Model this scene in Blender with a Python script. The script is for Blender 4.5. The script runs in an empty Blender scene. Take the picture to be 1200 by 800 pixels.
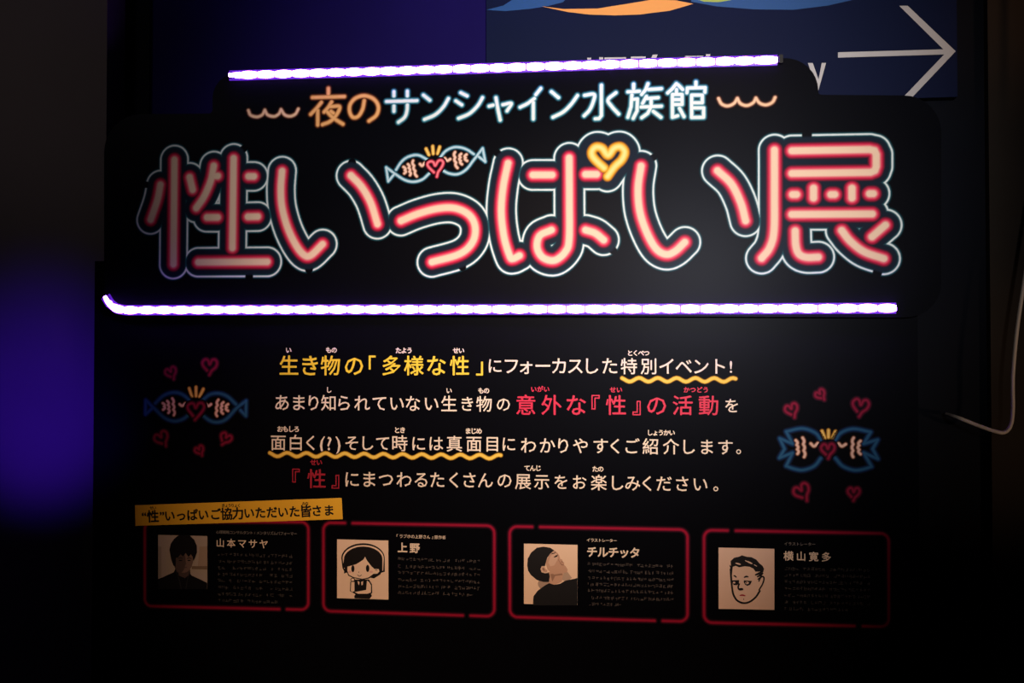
import bpy, bmesh, math, random
import numpy as np
from mathutils import Vector, Matrix
from mathutils.geometry import tessellate_polygon

random.seed(7)
SC = bpy.context.scene
C = SC.collection

# ------------------------------------------------------------------ camera
F = 1200 * 35 / 36            # focal length in pixels of the 1200x800 frame
PITCH = math.atan(23 / F)     # the horizon lies 23 px under the frame's centre
CAM = Vector((0, 0, 1.45))
cam = bpy.data.cameras.new('camera'); cam.lens = 35; cam.sensor_width = 36
cam.clip_start = 0.05
co = bpy.data.objects.new('camera', cam); C.objects.link(co)
co.location = CAM; co.rotation_euler = (math.pi / 2 + PITCH, 0, 0)
SC.camera = co

# ------------------------------------------------------------------ the sign's plane: 2.2 m away, turned 6.7 degrees
D = 2.2
TH = math.atan(0.1167)
UD = Vector((math.cos(TH), -math.sin(TH), 0))      # to the right along the board
ND = Vector((-math.sin(TH), -math.cos(TH), 0))     # out of the board, to the viewer
BASE = Vector((0, D, 0))
_cp, _sp = math.cos(PITCH), math.sin(PITCH)

def uv(px, py, k=0.0):
    """frame pixel -> (metres along the board, height) on the plane k metres in front of the board"""
    x = (px - 600) / F; z = (400 - py) / F
    d = Vector((x, _cp - z * _sp, _sp + z * _cp))
    p0 = BASE + ND * k
    t = (p0 - CAM).dot(ND) / d.dot(ND)
    p = CAM + d * t
    return ((p - BASE).dot(UD), p.z)

def world_at(px, py, k=0.0):
    u, z = uv(px, py, k)
    return BASE + UD * u + ND * k + Vector((0, 0, z))

# ------------------------------------------------------------------ world, lamps, exposure
SC.view_settings.view_transform = 'Standard'; SC.view_settings.look = 'None'
SC.view_settings.exposure = 0; SC.view_settings.gamma = 1
SC.view_settings.use_curve_mapping = False
w = bpy.data.worlds.new('world'); SC.world = w; w.use_nodes = True
w.node_tree.nodes['Background'].inputs[0].default_value = (0.8, 0.75, 1.0, 1)
w.node_tree.nodes['Background'].inputs[1].default_value = 0.004

def spot(name, loc, target, energy, color, angle, blend, radius):
    l = bpy.data.lights.new(name, 'SPOT'); l.energy = energy; l.color = color
    l.spot_size = math.radians(angle); l.spot_blend = blend; l.shadow_soft_size = radius
    o = bpy.data.objects.new(name, l); C.objects.link(o); o.location = loc
    o.rotation_euler = (Vector(target) - Vector(loc)).to_track_quat('-Z', 'Y').to_euler()
    return o
spot('header_spotlight', (0.23, -1.9, 2.02), world_at(706, 190), 730, (1.0, 0.93, 0.90), 28, 1.0, 0.16)
spot('panel_spotlight', (-0.5, -1.6, 2.55), world_at(568, 585), 360, (1.0, 0.62, 0.39), 25, 1.0, 0.10)
spot('sign_spotlight', (0.42, -1.0, 2.62), world_at(740, -15, -.13), 90, (1.0, 0.66, 0.60), 20, 1.0, 0.16)
spot('violet_spotlight', (-1.20, 1.72, 1.15), world_at(46, 472, -.065), 16.0, (0.09, 0.014, 1.0), 50, 1.0, 0.05)
spot('pillar_fill_light', (-2.0, 0.2, 2.7), world_at(60, 60, -.065), 11, (1.0, 0.82, 0.80), 34, 1.0, 0.2)  # added fill from an unseen spot, lifts the upper pillar
spot('cable_fill_light', (1.9, 0.5, 1.1), world_at(1192, 480, -.05), 20.0, (1.0, 0.66, 0.42), 22, 1.0, 0.05)  # made-up unseen spot that brightens the hanging cable
spot('side_wall_fill_light', (1.75, 1.2, 2.5), world_at(1180, -10, -.15), 14, (1.0, 0.55, 0.32), 26, 1.0, 0.08)  # unseen spot added to warm the top of the side wall

# ------------------------------------------------------------------ materials
def mat(name, col, rough=0.5, spec=0.2, emit=None, strength=0, noise=0, metal=0, nscale=40):
    m = bpy.data.materials.new(name); m.use_nodes = True
    nt = m.node_tree; b = nt.nodes['Principled BSDF']
    b.inputs['Base Color'].default_value = (*col, 1)
    b.inputs['Roughness'].default_value = rough
    b.inputs['Specular IOR Level'].default_value = spec
    b.inputs['Metallic'].default_value = metal
    if emit:
        b.inputs['Emission Color'].default_value = (*emit, 1)
        b.inputs['Emission Strength'].default_value = strength
    if noise:
        tc = nt.nodes.new('ShaderNodeTexCoord'); n = nt.nodes.new('ShaderNodeTexNoise')
        n.inputs['Scale'].default_value = nscale; n.inputs['Detail'].default_value = 5
        mp = nt.nodes.new('ShaderNodeMapRange')
        mp.inputs['To Min'].default_value = 1 - noise; mp.inputs['To Max'].default_value = 1 + noise
        mx = nt.nodes.new('ShaderNodeVectorMath'); mx.operation = 'SCALE'
        mx.inputs[0].default_value = col
        nt.links.new(tc.outputs['Object'], n.inputs['Vector'])
        nt.links.new(n.outputs['Fac'], mp.inputs['Value'])
        nt.links.new(mp.outputs['Result'], mx.inputs['Scale'])
        nt.links.new(mx.outputs['Vector'], b.inputs['Base Color'])
    return m

BLK = (0.0022, 0.0023, 0.0036)     # black ink of the board
M = {}
M['board'] = mat('black_board_print', BLK, 0.32, 0.022, noise=0.12, nscale=9)
M['edge'] = mat('board_edge', (0.02, 0.02, 0.022), 0.6)
m = bpy.data.materials.new('printed_ink'); m.use_nodes = True      # flat print: colour per vertex
b = m.node_tree.nodes['Principled BSDF']; a = m.node_tree.nodes.new('ShaderNodeAttribute'); a.attribute_name = 'ink'
m.node_tree.links.new(a.outputs['Color'], b.inputs['Base Color'])
b.inputs['Roughness'].default_value = 0.32; b.inputs['Specular IOR Level'].default_value = 0.022
M['ink'] = m
M['white'] = mat('white_ink', (0.84, 0.70, 0.53), 0.45)
M['yellow'] = mat('yellow_ink', (0.88, 0.62, 0.035), 0.45)
M['red'] = mat('red_ink', (0.66, 0.008, 0.055), 0.45)
M['dark_red'] = mat('dark_red_ink', (0.36, 0.012, 0.03), 0.45)
M['grey'] = mat('grey_ink', (0.20, 0.19, 0.18), 0.45)
M['label'] = mat('yellow_label_ink', (0.88, 0.50, 0.03), 0.5, noise=0.05)
M['black'] = mat('black_ink', (0.006, 0.005, 0.006), 0.45)
M['navy'] = mat('navy_sign_print', (0.006, 0.010, 0.038), 0.45, 0.03, noise=0.06, nscale=6)
M['wall'] = mat('dark_blue_wall_paint', (0.009, 0.005, 0.075), 0.6, 0.03, noise=0.15, nscale=5)
M['dark'] = mat('black_paint_and_shade', (0.006, 0.007, 0.011), 0.7, 0.03, noise=0.2, nscale=6)  # black paint; on wall_right it holds the missing light as colour
M['dark2'] = mat('dark_brown_wall_paint', (0.03, 0.024, 0.02), 0.8, 0.03, noise=0.2, nscale=6)
M['pillar'] = mat('grey_pillar_paint', (0.17, 0.15, 0.15), 0.75, noise=0.10, nscale=3)
M['floor'] = mat('dark_floor', (0.03, 0.03, 0.035), 0.5, noise=0.3)
M['signwhite'] = mat('sign_white_ink', (0.52, 0.50, 0.50), 0.5)
M['signblue'] = mat('sign_blue_ink', (0.012, 0.075, 0.24), 0.5)
M['signorange'] = mat('sign_orange_ink', (0.80, 0.34, 0.08), 0.5)
M['signgreen'] = mat('sign_green_ink', (0.35, 0.45, 0.08), 0.5)
M['led'] = mat('violet_led_glow', (0.8, 0.8, 0.8), 0.3, emit=(0.34, 0.10, 1.0), strength=60)
M['sleeve'] = mat('led_strip_sleeve', (0.03, 0.02, 0.03), 0.35)
M['led_halo'] = mat('violet_halo_glow', (0.05, 0.03, 0.08), 0.35, emit=(0.16, 0.02, 0.85), strength=0.5)  # added emission standing in for the violet bloom around the LEDs
M['cap'] = mat('black_rubber', (0.003, 0.003, 0.003), 0.5)
M['cable'] = mat('grey_cable_sheath', (0.55, 0.47, 0.40), 0.4)
M['paper'] = mat('portrait_paper', (0.80, 0.70, 0.60), 0.55, noise=0.03)

for n_ in ('board', 'ink'): M[n_].node_tree.nodes['Principled BSDF'].inputs['Specular Tint'].default_value = (0.75, 0.82, 1.0, 1)

# ------------------------------------------------------------------ helpers
def obj(name, me, parent=None, m=None, kind=None):
    o = bpy.data.objects.new(name, me); C.objects.link(o)
    if parent: o.parent = parent
    if m and not me.materials: me.materials.append(m)
    if kind: o['kind'] = kind
    return o
def thing(name, label, cat, loc, rz=0, group=None):
    o = bpy.data.objects.new(name, None); C.objects.link(o)
    o.location = loc; o.rotation_euler = (0, 0, rz); o.empty_display_size = 0.1
    o['label'] = label; o['category'] = cat
    if group: o['group'] = group
    return o

def mesh(name, verts, faces, mats=(), mi=None, smooth=False):
    me = bpy.data.meshes.new(name); me.from_pydata([tuple(v) for v in verts], [], faces)
    for q in mats: me.materials.append(q)
    if mi: me.polygons.foreach_set('material_index', mi)
    if smooth: me.polygons.foreach_set('use_smooth', [True] * len(me.polygons))
    me.update(); return me

def slab(name, outline, k0, k1, mats, bevel=0.0):
    """outline: list of (u, z), clockwise or not; solid from k0 (back) to k1 (front)"""
    bm = bmesh.new()
    vs = [bm.verts.new((u, -k1, z)) for u, z in outline]
    f = bm.faces.new(vs)
    bm.normal_update()
    if f.normal.y > 0: f.normal_flip()
    r = bmesh.ops.extrude_face_region(bm, geom=[f])
    nv = [g for g in r['geom'] if isinstance(g, bmesh.types.BMVert)]
    # the original stays in front; the extrusion goes to the back
    for v in nv: v.co.y = -k0
    bmesh.ops.recalc_face_normals(bm, faces=bm.faces)
    for q in bm.faces:
        q.material_index = 0 if abs(q.normal.y) > .9 and q.normal.y < 0 else min(1, len(mats) - 1)
    bmesh.ops.triangulate(bm, faces=[q for q in bm.faces if len(q.verts) > 4])
    me = bpy.data.meshes.new(name); bm.to_mesh(me); bm.free()
    for q in mats: me.materials.append(q)
    return me

def box(name, x0, x1, y0, y1, z0, z1, m):
    v = [(x, y, z) for x in (x0, x1) for y in (y0, y1) for z in (z0, z1)]
    f = [(0, 1, 3, 2), (4, 6, 7, 5), (0, 4, 5, 1), (2, 3, 7, 6), (0, 2, 6, 4), (1, 5, 7, 3)]
    return mesh(name, v, f, [m])

def rounded(pts, n=8):
    """pts: (u, z, radius) -> outline with arcs"""
    out = []; N = len(pts)
    for i in range(N):
        p = Vector(pts[i][:2]); r = pts[i][2]
        a = (Vector(pts[i - 1][:2]) - p); c = (Vector(pts[(i + 1) % N][:2]) - p)
        if r <= 0: out.append(tuple(p)); continue
        a.normalize(); c.normalize()
        ang = a.angle(c); t = r / math.tan(ang / 2)
        s = p + a * t; e = p + c * t
        ctr = p + (a + c).normalized() * (r / math.sin(ang / 2))
        a0 = math.atan2(s.y - ctr.y, s.x - ctr.x); a1 = math.atan2(e.y - ctr.y, e.x - ctr.x)
        d = (a1 - a0 + math.pi) % (2 * math.pi) - math.pi
        for j in range(n + 1):
            t_ = a0 + d * j / n
            out.append((ctr.x + r * math.cos(t_), ctr.y + r * math.sin(t_)))
    return out

def flat(polys, k, name='print'):
    """polys: list of (list of (u,z), material, layer) -> flat printed shapes, one mesh"""
    V = []; Fc = []; mats = []; mi = []
    for pts, m_, layer in polys:
        if m_ not in mats: mats.append(m_)
        o = len(V); y = -(k + layer * 0.00012)
        V += [(u, y, z) for u, z in pts]
        for t in tessellate_polygon([[Vector((u, z, 0)) for u, z in pts]]):
            a_, b_, c_ = t
            A, B_, C_ = pts[a_], pts[b_], pts[c_]
            if (B_[0] - A[0]) * (C_[1] - A[1]) - (B_[1] - A[1]) * (C_[0] - A[0]) < 0: b_, c_ = c_, b_
            Fc.append((o + a_, o + b_, o + c_)); mi.append(mats.index(m_))
    return mesh(name, V, Fc, mats, mi)

def catmull(p, n=6):
    p = [np.array(q, float) for q in p]
    if len(p) < 3: return p
    e = [2 * p[0] - p[1]] + p + [2 * p[-1] - p[-2]]
    out = []
    for i in range(1, len(e) - 2):
        for j in range(n):
            t = j / n
            out.append(0.5 * ((2 * e[i]) + (-e[i - 1] + e[i + 1]) * t + (2 * e[i - 1] - 5 * e[i] + 4 * e[i + 1] - e[i + 2]) * t * t
                              + (-e[i - 1] + 3 * e[i] - 3 * e[i + 1] + e[i + 2]) * t ** 3))
    out.append(p[-1]); return out

class Crop:
    """coordinates noted on an enlarged piece of the frame -> the board's plane"""
    def __init__(s, x0, y0, sc, k=0.0): s.x0, s.y0, s.sc, s.k = x0, y0, sc, k
    def __call__(s, p): return uv(s.x0 + p[0] / s.sc, s.y0 + p[1] / s.sc, s.k)
    def line(s, pts, smooth=True):
        q = [s(p) for p in pts]
        return catmull(q) if smooth and len(q) > 2 else [np.array(v) for v in q]

def smoothstep(e0, e1, x):
    t = np.clip((x - e0) / (e1 - e0), 0, 1); return t * t * (3 - 2 * t)

def field_print(strokes, styles, k, step, outline=None, gaps=(), base=BLK, owners=1):
    """Printed neon artwork. strokes: (polyline in plane metres, style, owner). Each style is a list of
    (distance from the stroke's centre line, ink colour, coverage). Returns one mesh per owner."""
    allp = np.concatenate([np.array(s[0]) for s in strokes])
    dmax = max([st[-1][0] for st in styles] + ([outline['R'] + outline['w'] + outline['g']] if outline else [0]))
    lo = allp.min(0) - dmax - step; hi = allp.max(0) + dmax + step
    nx = int((hi[0] - lo[0]) / step) + 2; nz = int((hi[1] - lo[1]) / step) + 2
    X = lo[0] + np.arange(nx) * step; Z = lo[1] + np.arange(nz) * step
    ds = np.full((len(styles), nz, nx), 9.0); dall = np.full((nz, nx), 9.0); own = np.zeros((nz, nx), int)
    for pts, st, ow in strokes:
        pts = np.array(pts)
        for a_, b_ in zip(pts[:-1], pts[1:]):
            i0 = max(0, int((min(a_[0], b_[0]) - dmax - lo[0]) / step)); i1 = min(nx, int((max(a_[0], b_[0]) + dmax - lo[0]) / step) + 2)
            j0 = max(0, int((min(a_[1], b_[1]) - dmax - lo[1]) / step)); j1 = min(nz, int((max(a_[1], b_[1]) + dmax - lo[1]) / step) + 2)
            gx, gz = np.meshgrid(X[i0:i1], Z[j0:j1])
            d = b_ - a_; L = max(1e-12, d @ d)
            t = np.clip(((gx - a_[0]) * d[0] + (gz - a_[1]) * d[1]) / L, 0, 1)
            dd = np.hypot(gx - a_[0] - t * d[0], gz - a_[1] - t * d[1])
            v = ds[st, j0:j1, i0:i1]; np.minimum(v, dd, out=v)
            v = dall[j0:j1, i0:i1]; w_ = own[j0:j1, i0:i1]
            w_[dd < v] = ow; np.minimum(v, dd, out=v)
    col = np.zeros((nz, nx, 3)) + np.array(base); cov = np.zeros((nz, nx))
    def over(c, al):
        nonlocal col, cov
        col = col * (1 - al[..., None]) + c * al[..., None]; cov = np.maximum(cov, al)
    if outline:
        R = outline['R']; e = np.abs(dall - R)
        g = np.ones_like(dall)
        gx, gz = np.meshgrid(X, Z)
        for (cu, cz), r in gaps: g *= smoothstep(r * 0.8, r * 1.05, np.hypot(gx - cu, gz - cz))
        over(np.array(outline['inner']), 0.9 * (1 - smoothstep(R - outline['g'], R, dall)) * (dall < 8))
        over(np.array(outline['glow']), outline.get('ga', .55) * g * (1 - smoothstep(0, outline['g'], e)) ** 1.5)
        over(np.array(outline['col']), g * (1 - smoothstep(outline['w'] * 0.55, outline['w'] * 1.45, e)))
    for si, st in enumerate(styles):
        r = [q[0] for q in st]
        c = np.stack([np.interp(ds[si], r, [q[1][ch] for q in st]) for ch in range(3)], -1)
        over(c, np.interp(ds[si], r, [q[2] for q in st]))
    keep = cov > 0.015
    q = keep[:-1, :-1] | keep[1:, :-1] | keep[:-1, 1:] | keep[1:, 1:]
    out = []
    for ow in range(owners):
        qq = q & (own[:-1, :-1] == ow)
        jj, ii = np.nonzero(qq)
        idx = np.stack([jj * nx + ii, jj * nx + ii + 1, (jj + 1) * nx + ii + 1, (jj + 1) * nx + ii], 1)
        used, inv = np.unique(idx.ravel(), return_inverse=True)
        vj, vi = used // nx, used % nx
        me = bpy.data.meshes.new('printed_artwork')
        me.vertices.add(len(used)); me.loops.add(len(inv)); me.polygons.add(len(idx))
        co_ = np.stack([X[vi], np.full(len(used), -k), Z[vj]], 1)
        me.vertices.foreach_set('co', co_.ravel().astype(np.float32))
        me.loops.foreach_set('vertex_index', inv.ravel().astype(np.int32))
        me.polygons.foreach_set('loop_start', (np.arange(len(idx)) * 4).astype(np.int32))
        me.polygons.foreach_set('loop_total', np.full(len(idx), 4, np.int32))
        me.update(calc_edges=True)
        ca = me.color_attributes.new('ink', 'FLOAT_COLOR', 'POINT')
        ca.data.foreach_set('color', np.concatenate([col[vj, vi], np.ones((len(used), 1))], 1).ravel().astype(np.float32))
        me.materials.append(M['ink']); out.append(me)
    return out

# ---- lettering, set character by character with the built-in font
_gc = {}
def glyph(ch):
    key = ch
    if key in _gc: return _gc[key]
    cu = bpy.data.curves.new('glyph', 'FONT'); cu.body = ch; cu.resolution_u = 2
    o = bpy.data.objects.new('glyph', cu); C.objects.link(o)
    bpy.context.view_layer.update()
    me = bpy.data.meshes.new_from_object(o.evaluated_get(bpy.context.evaluated_depsgraph_get()))
    V = np.array([v.co[:2] for v in me.vertices]).reshape(-1, 2); Fc = [tuple(p.vertices) for p in me.polygons]
    bpy.data.objects.remove(o); bpy.data.curves.remove(cu); bpy.data.meshes.remove(me)
    _gc[key] = (V, Fc); return _gc[key]

def letters(chars, k, m_, bold=0.012, rot=0.0, name='lettering'):
    """chars: (character, u, z of the cell centre, cell size in metres)"""
    V = []; Fc = []
    cr, sr = math.cos(rot), math.sin(rot)
    for ch, u, z, s in chars:
        if ch == ' ': continue
        g, fs = glyph(ch)
        if not len(g): continue
        wide = ord(ch) > 0x2fff and ch not in '「」『』。'
        cx = 0.5 if wide else (g[:, 0].min() + g[:, 0].max()) / 2
        # em box of the full-width cell: 0..1 by -0.12..0.88 (units of the font size)
        # a heavier weight: the glyph is laid down several times, shifted by a fraction of a stroke
        for q in range(9 if bold > .02 else 5):
            a_ = 2 * math.pi * q / (8 if bold > .02 else 4) + .4; bx, by = (bold * math.cos(a_), bold * math.sin(a_)) if q < (8 if bold > .02 else 4) else (0, 0)
            o = len(V)
            for x, y in g:
                dx, dy = (x - cx + bx) * s, (y - 0.38 + by) * s
                V.append((u + dx * cr - dy * sr, -k - q * 2e-6, z + dx * sr + dy * cr))
            Fc += [tuple(o + i for i in f) for f in fs]
    return mesh(name, V, Fc, [m_])

def row(spec, crop, y0, y1, size_px, xa, xb):
    """spec: list of (char, x on the crop[, scale]) -> cells on a line from (xa,y0) to (xb,y1)"""
    out = []
    for it in spec:
        ch, x = it[0], it[1]; sc = it[2] if len(it) > 2 else 1
        y = y0 + (y1 - y0) * (x - xa) / (xb - xa)
        if len(it) > 3: y += it[3]
        u, z = crop((x, y)); u2, _ = crop((x + 10, y))
        s = (u2 - u) / 10 * crop.sc * size_px * sc
        out.append((ch, u, z, s))
    return out

# ------------------------------------------------------------------ the setting
RZ = -TH
frame = Matrix.Translation(BASE) @ Matrix.Rotation(RZ, 4, 'Z')
def setting(name, me):
    o = obj(name, me, kind='structure'); o.location = BASE; o.rotation_euler = (0, 0, RZ); return o
u_pl = uv(125, 100, -.065)[0]           # right edge of the grey pillar
u_r = uv(1066, 60, -.16)[0]
setting('floor', box('floor', -3.2, 3.2, -4.4, 0.6, -0.05, 0.0, M['floor']))
setting('ceiling', box('ceiling', -3.2, 3.2, -4.4, 0.6, 3.2, 3.25, M['dark']))
setting('wall_back', box('wall_back', u_pl, u_r, .16, .26, 0, 3.2, M['wall']))
setting('wall_left', box('wall_left', -3.0, u_pl, .065, .26, 0, 3.2, M['pillar']))
u_s = uv(1153, 60, -.16)[0]
setting('wall_right', box('wall_right', u_r, u_s, .16, .26, 0, 3.2, M['dark']))  # wall beyond the light's reach, its shade painted in as black
setting('wall_side', box('wall_side', u_s, 3.0, .135, .26, 0, 3.2, M['dark2']))
ut0, ut1 = uv(146, 80, -.15)[0], uv(175, 80, -.15)[0]
setting('dark_strip_1', box('dark_strip', u_pl + .0005, ut1, .15, .16, 0, 3.2, M['dark']))  # thin dark upright strip at the left end of the blue wall

# ------------------------------------------------------------------ the wayfinding sign behind the board
ds = thing('direction_sign', 'dark blue wall sign with a white arrow pointing right, partly hidden by the black board', 'sign', BASE, RZ)
KS = -.13
s0 = uv(570, 0, KS)[0]; s1 = uv(1121, 0, KS)[0]; sz0 = uv(1000, 117, KS)[1]; sz1 = uv(800, -130, KS)[1]
obj('sign_panel', slab('sign_panel', [(s0, sz0), (s1, sz0), (s1, sz1), (s0, sz1)], -.158, KS, [M['navy'], M['edge']]), ds)
cs = Crop(900, 0, 4, KS + .0006)
cw = lambda pts, c=cs: [c(p) for p in pts]
ar = obj('arrow', flat([(cw([(328, 245), (822, 231), (615, 27), (655, 27), (880, 240), (655, 478), (612, 478), (826, 255), (328, 270)]), M['signwhite'], 0)], KS + .0006), ds)
obj('letter', flat([(cw([(187, 295), (210, 295), (237, 372), (252, 295), (272, 295), (240, 410), (222, 470), (198, 470), (226, 410)]), M['signwhite'], 0)], KS + .0006), ds)
ct = Crop(670, 55, 6.667, KS + .0006)
def bars(lst): return [(cw([(x0, y0), (x1, y0 - .012 * (x1 - x0)), (x1 + sh, y1 - .012 * (x1 - x0)), (x0 + sh, y1)], ct), M['signwhite'], 0) for x0, y0, x1, y1, sh in lst]
for nm_, l in (('letter', [(122, 84, 152, 230, -8), (215, 80, 245, 230, 0), (168, 100, 190, 230, 0), (256, 82, 425, 112, 0), (300, 112, 322, 150, -10), (272, 140, 410, 230, 0)]),
               ('letter', [(462, 75, 578, 106, 0), (462, 106, 488, 160, 0), (552, 106, 578, 160, 0), (632, 60, 672, 100, -16), (610, 100, 740, 122, 0), (470, 175, 700, 200, 0)]),
               ('letter', [(885, 70, 1028, 97, 0), (1048, 56, 1082, 92, 0), (895, 130, 1040, 160, 0)])):
    obj('letter', flat(bars(l), KS + .0006), ds)
c0 = Crop(560, 0, 4, KS + .0006)
obj('wave_graphic', flat([(cw([(40, 46), (120, 26), (190, -20), (460, -60), (400, 10), (330, 28), (240, 42), (130, 52)], c0), M['signblue'], 0)], KS + .0006), ds)['label'] = 'blue wave shape'
obj('wave_graphic', flat([(cw([(300, 30), (400, 42), (560, 40), (700, 18), (830, -4), (930, 2), (1010, 18), (900, 50), (760, 68), (640, 72), (520, 68), (420, 56)], c0), M['signorange'], 1)], KS + .0006), ds)['label'] = 'orange wave shape'
obj('wave_graphic', flat([(cw([(1000, 8), (1120, 30), (1300, 44), (1480, 46), (1640, 26), (1800, -10), (1400, -50), (1000, -50)], c0), M['signblue'], 0)], KS + .0006), ds)['label'] = 'right-hand blue wave shape'
obj('wave_graphic', flat([(cw([(1010, -8), (1060, 8), (1130, 10), (1190, 0), (1160, -30), (1010, -30)], c0), M['signgreen'], 1)], KS + .0006), ds)['label'] = 'yellow green wave shape'

# ------------------------------------------------------------------ the exhibition board
sb = thing('exhibition_board', 'large black exhibition title board with neon-style lettering and rounded header', 'sign board', BASE, RZ)
def pt(px, py, r=0): q = uv(px, py); return (q[0], q[1], r / 530)
head = rounded([pt(122, 134, 46), pt(249, 133, 5), pt(249, 86.5, 30), pt(958, 67, 38), pt(959, 111, 4), pt(1103, 112, 42), pt(1103, 372, 38), pt(122, 367.5, 20)])
obj('header_panel', slab('header_panel', head, -.019, 0, [M['board'], M['edge']]), sb)
KL = -.02
l0, l1 = uv(110, 450, KL)[0], uv(1076, 450, KL)[0]; lz = uv(600, 300, KL)[1]
obj('lower_panel', slab('lower_panel', [(l0, 0.0), (l1, 0.0), (l1, lz), (l0, lz)], -.06, KL, [M['board'], M['edge']]), sb)

# --- big title
A = Crop(140, 150, 4.2115); B = Crop(330, 150, 4); Cc = Crop(550, 150, 4); Dd = Crop(800, 150, 4); E4 = Crop(650, 50, 4)
S = []
def st(crop, style, owner, *lines, smooth=True):
    for l in lines: S.append((crop.line(l, smooth), style, owner))
st(A, 0, 0, [(203, 280), (188, 355), (155, 452)], [(272, 157), (267, 672)], [(347, 243), (362, 305)],
   [(466, 187), (452, 258), (420, 335), (380, 395)], [(470, 237), (486, 237)], [(564, 150), (558, 592)], [(638, 239), (664, 239)],
   [(433, 441), (485, 441)], [(635, 438), (683, 437)], [(390, 662), (730, 660)])
st(A, 0, 1, [(803, 213), (797, 300), (803, 390), (830, 490), (870, 575), (910, 625), (945, 628), (1003, 573)])
st(B, 0, 1, [(325, 222), (375, 275), (418, 350), (450, 450)])
st(B, 0, 2, [(560, 435), (640, 402), (735, 377), (815, 376), (880, 408), (908, 465), (895, 535), (835, 590), (705, 628)])
st(Cc, 0, 3, [(182, 165), (160, 270), (150, 390), (163, 510), (190, 600), (205, 612), (235, 598)], [(298, 220), (388, 220)], [(545, 217), (597, 217)],
   [(468, 140), (469, 340), (468, 520), (450, 580), (400, 620), (345, 607), (318, 560), (330, 505), (385, 478)], [(545, 478), (590, 493), (630, 525)])
st(E4, 1, 3, [(232, 588), (185, 543), (174, 513), (192, 490), (222, 495), (250, 528), (278, 495), (308, 488), (328, 512), (315, 548), (280, 583), (248, 627)])
st(Cc, 0, 4, [(805, 178), (791, 280), (799, 390), (832, 490), (875, 565), (922, 592), (965, 577), (1010, 535)])
st(Dd, 0, 4, [(163, 200), (228, 262), (272, 350), (295, 435)])
st(Dd, 0, 5, [(430, 103), (430, 300), (428, 480), (408, 560), (370, 610)], [(515, 312), (533, 312)], [(613, 282), (613, 328)], [(695, 312), (712, 312)],
   [(793, 282), (793, 328)], [(876, 308), (893, 308)], [(512, 405), (888, 403)], [(527, 482), (530, 550), (545, 590), (580, 606), (635, 605)],
   [(745, 480), (785, 530), (850, 580), (942, 612)], [(950, 455), (887, 510)])
st(Dd, 0, 5, [(512, 107), (875, 101), (898, 106), (907, 125), (907, 180), (900, 200), (880, 208), (512, 213)], smooth=False)
core = (0.92, 0.66, 0.46)
neon = [(0, core, 1), (0.0056, (0.92, 0.62, 0.44), 1), (0.0086, (0.84, 0.17, 0.20), 1), (0.0115, (0.72, 0.028, 0.085), 1), (0.0142, (0.42, 0.012, 0.045), .9), (0.0185, (0.05, .008, .02), .3), (0.021, (0.02, .01, .02), 0)]
gold = [(0, (0.95, 0.80, 0.30), 1), (0.0042, (0.92, 0.68, 0.16), 1), (0.0075, (0.80, 0.38, 0.02), 1), (0.0100, (0.50, 0.18, 0.01), .9), (0.013, (0.15, .05, .01), 0)]
G = [(A((134, 280)), .0085), (A((613, 103)), .0095), (A((641, 733)), .0105), (A((936, 697)), .0105), (B((331, 162)), .0105), (B((848, 652)), .0095),
     (Cc((133, 118)), .0095), (Cc((674, 574)), .0095), (Cc((863, 138)), .0085), (Dd((582, 33)), .0118), (Dd((912, 678)), .0110)]
meshes = field_print(S, [neon, gold], .0010, .00105, dict(R=.0330, w=.0019, g=.0075, col=(.72, .80, .78), glow=(.05, .28, .34), inner=(.010, .017, .030), ga=.6), G, owners=6)
for me in meshes: obj('title_character', me, sb)

# --- subtitle above the title
S2 = []
def s2(crop, style, owner, *lines, smooth=True):
    for l in lines: S2.append((crop.line(l, smooth), style, owner))
P2 = Crop(250, 50, 4); P3 = Crop(400, 50, 4)
s2(P2, 1, 0, [(540, 215), (540, 240)], [(465, 257), (615, 253)], [(507, 280), (484, 308), (457, 336)], [(490, 318), (490, 386)], [(555, 278), (540, 302), (520, 325)],
   [(550, 300), (592, 300), (580, 335), (550, 368), (512, 384)], [(535, 325), (562, 352), (608, 382)], [(552, 322), (564, 331)])
s2(P2, 1, 1, [(708, 272), (700, 312), (680, 345), (655, 350), (640, 325), (642, 290), (668, 260), (710, 249), (753, 265), (774, 300), (765, 340), (730, 367)])
s2(P3, 0, 2, [(247, 230), (247, 250)], [(310, 228), (310, 250)], [(212, 276), (355, 272)], [(247, 297), (247, 322)], [(310, 292), (308, 320), (297, 350), (268, 373)])
s2(P3, 0, 3, [(385, 246), (415, 270)], [(390, 360), (440, 338), (478, 302), (502, 262)])
s2(P3, 0, 4, [(560, 235), (590, 250)], [(537, 273), (565, 292)], [(550, 355), (600, 333), (640, 295), (662, 258)])
s2(P3, 0, 5, [(693, 298), (712, 293)], [(725, 258), (735, 315), (745, 363)], [(757, 291), (797, 285), (777, 320)])
s2(P3, 0, 6, [(935, 215), (912, 244)], [(905, 262), (872, 286), (838, 303)], [(900, 280), (900, 358)])
s2(P3, 0, 7, [(985, 230), (1018, 258)], [(992, 350), (1040, 325), (1078, 288), (1107, 248)])
s2(E4, 0, 8, [(287, 235), (250, 268), (268, 300), (300, 335)], [(140, 247), (185, 243), (180, 280), (162, 318), (138, 343)])
s2(E4, 0, 8, [(219, 200), (219, 342), (208, 356), (190, 357)], smooth=False)
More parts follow.
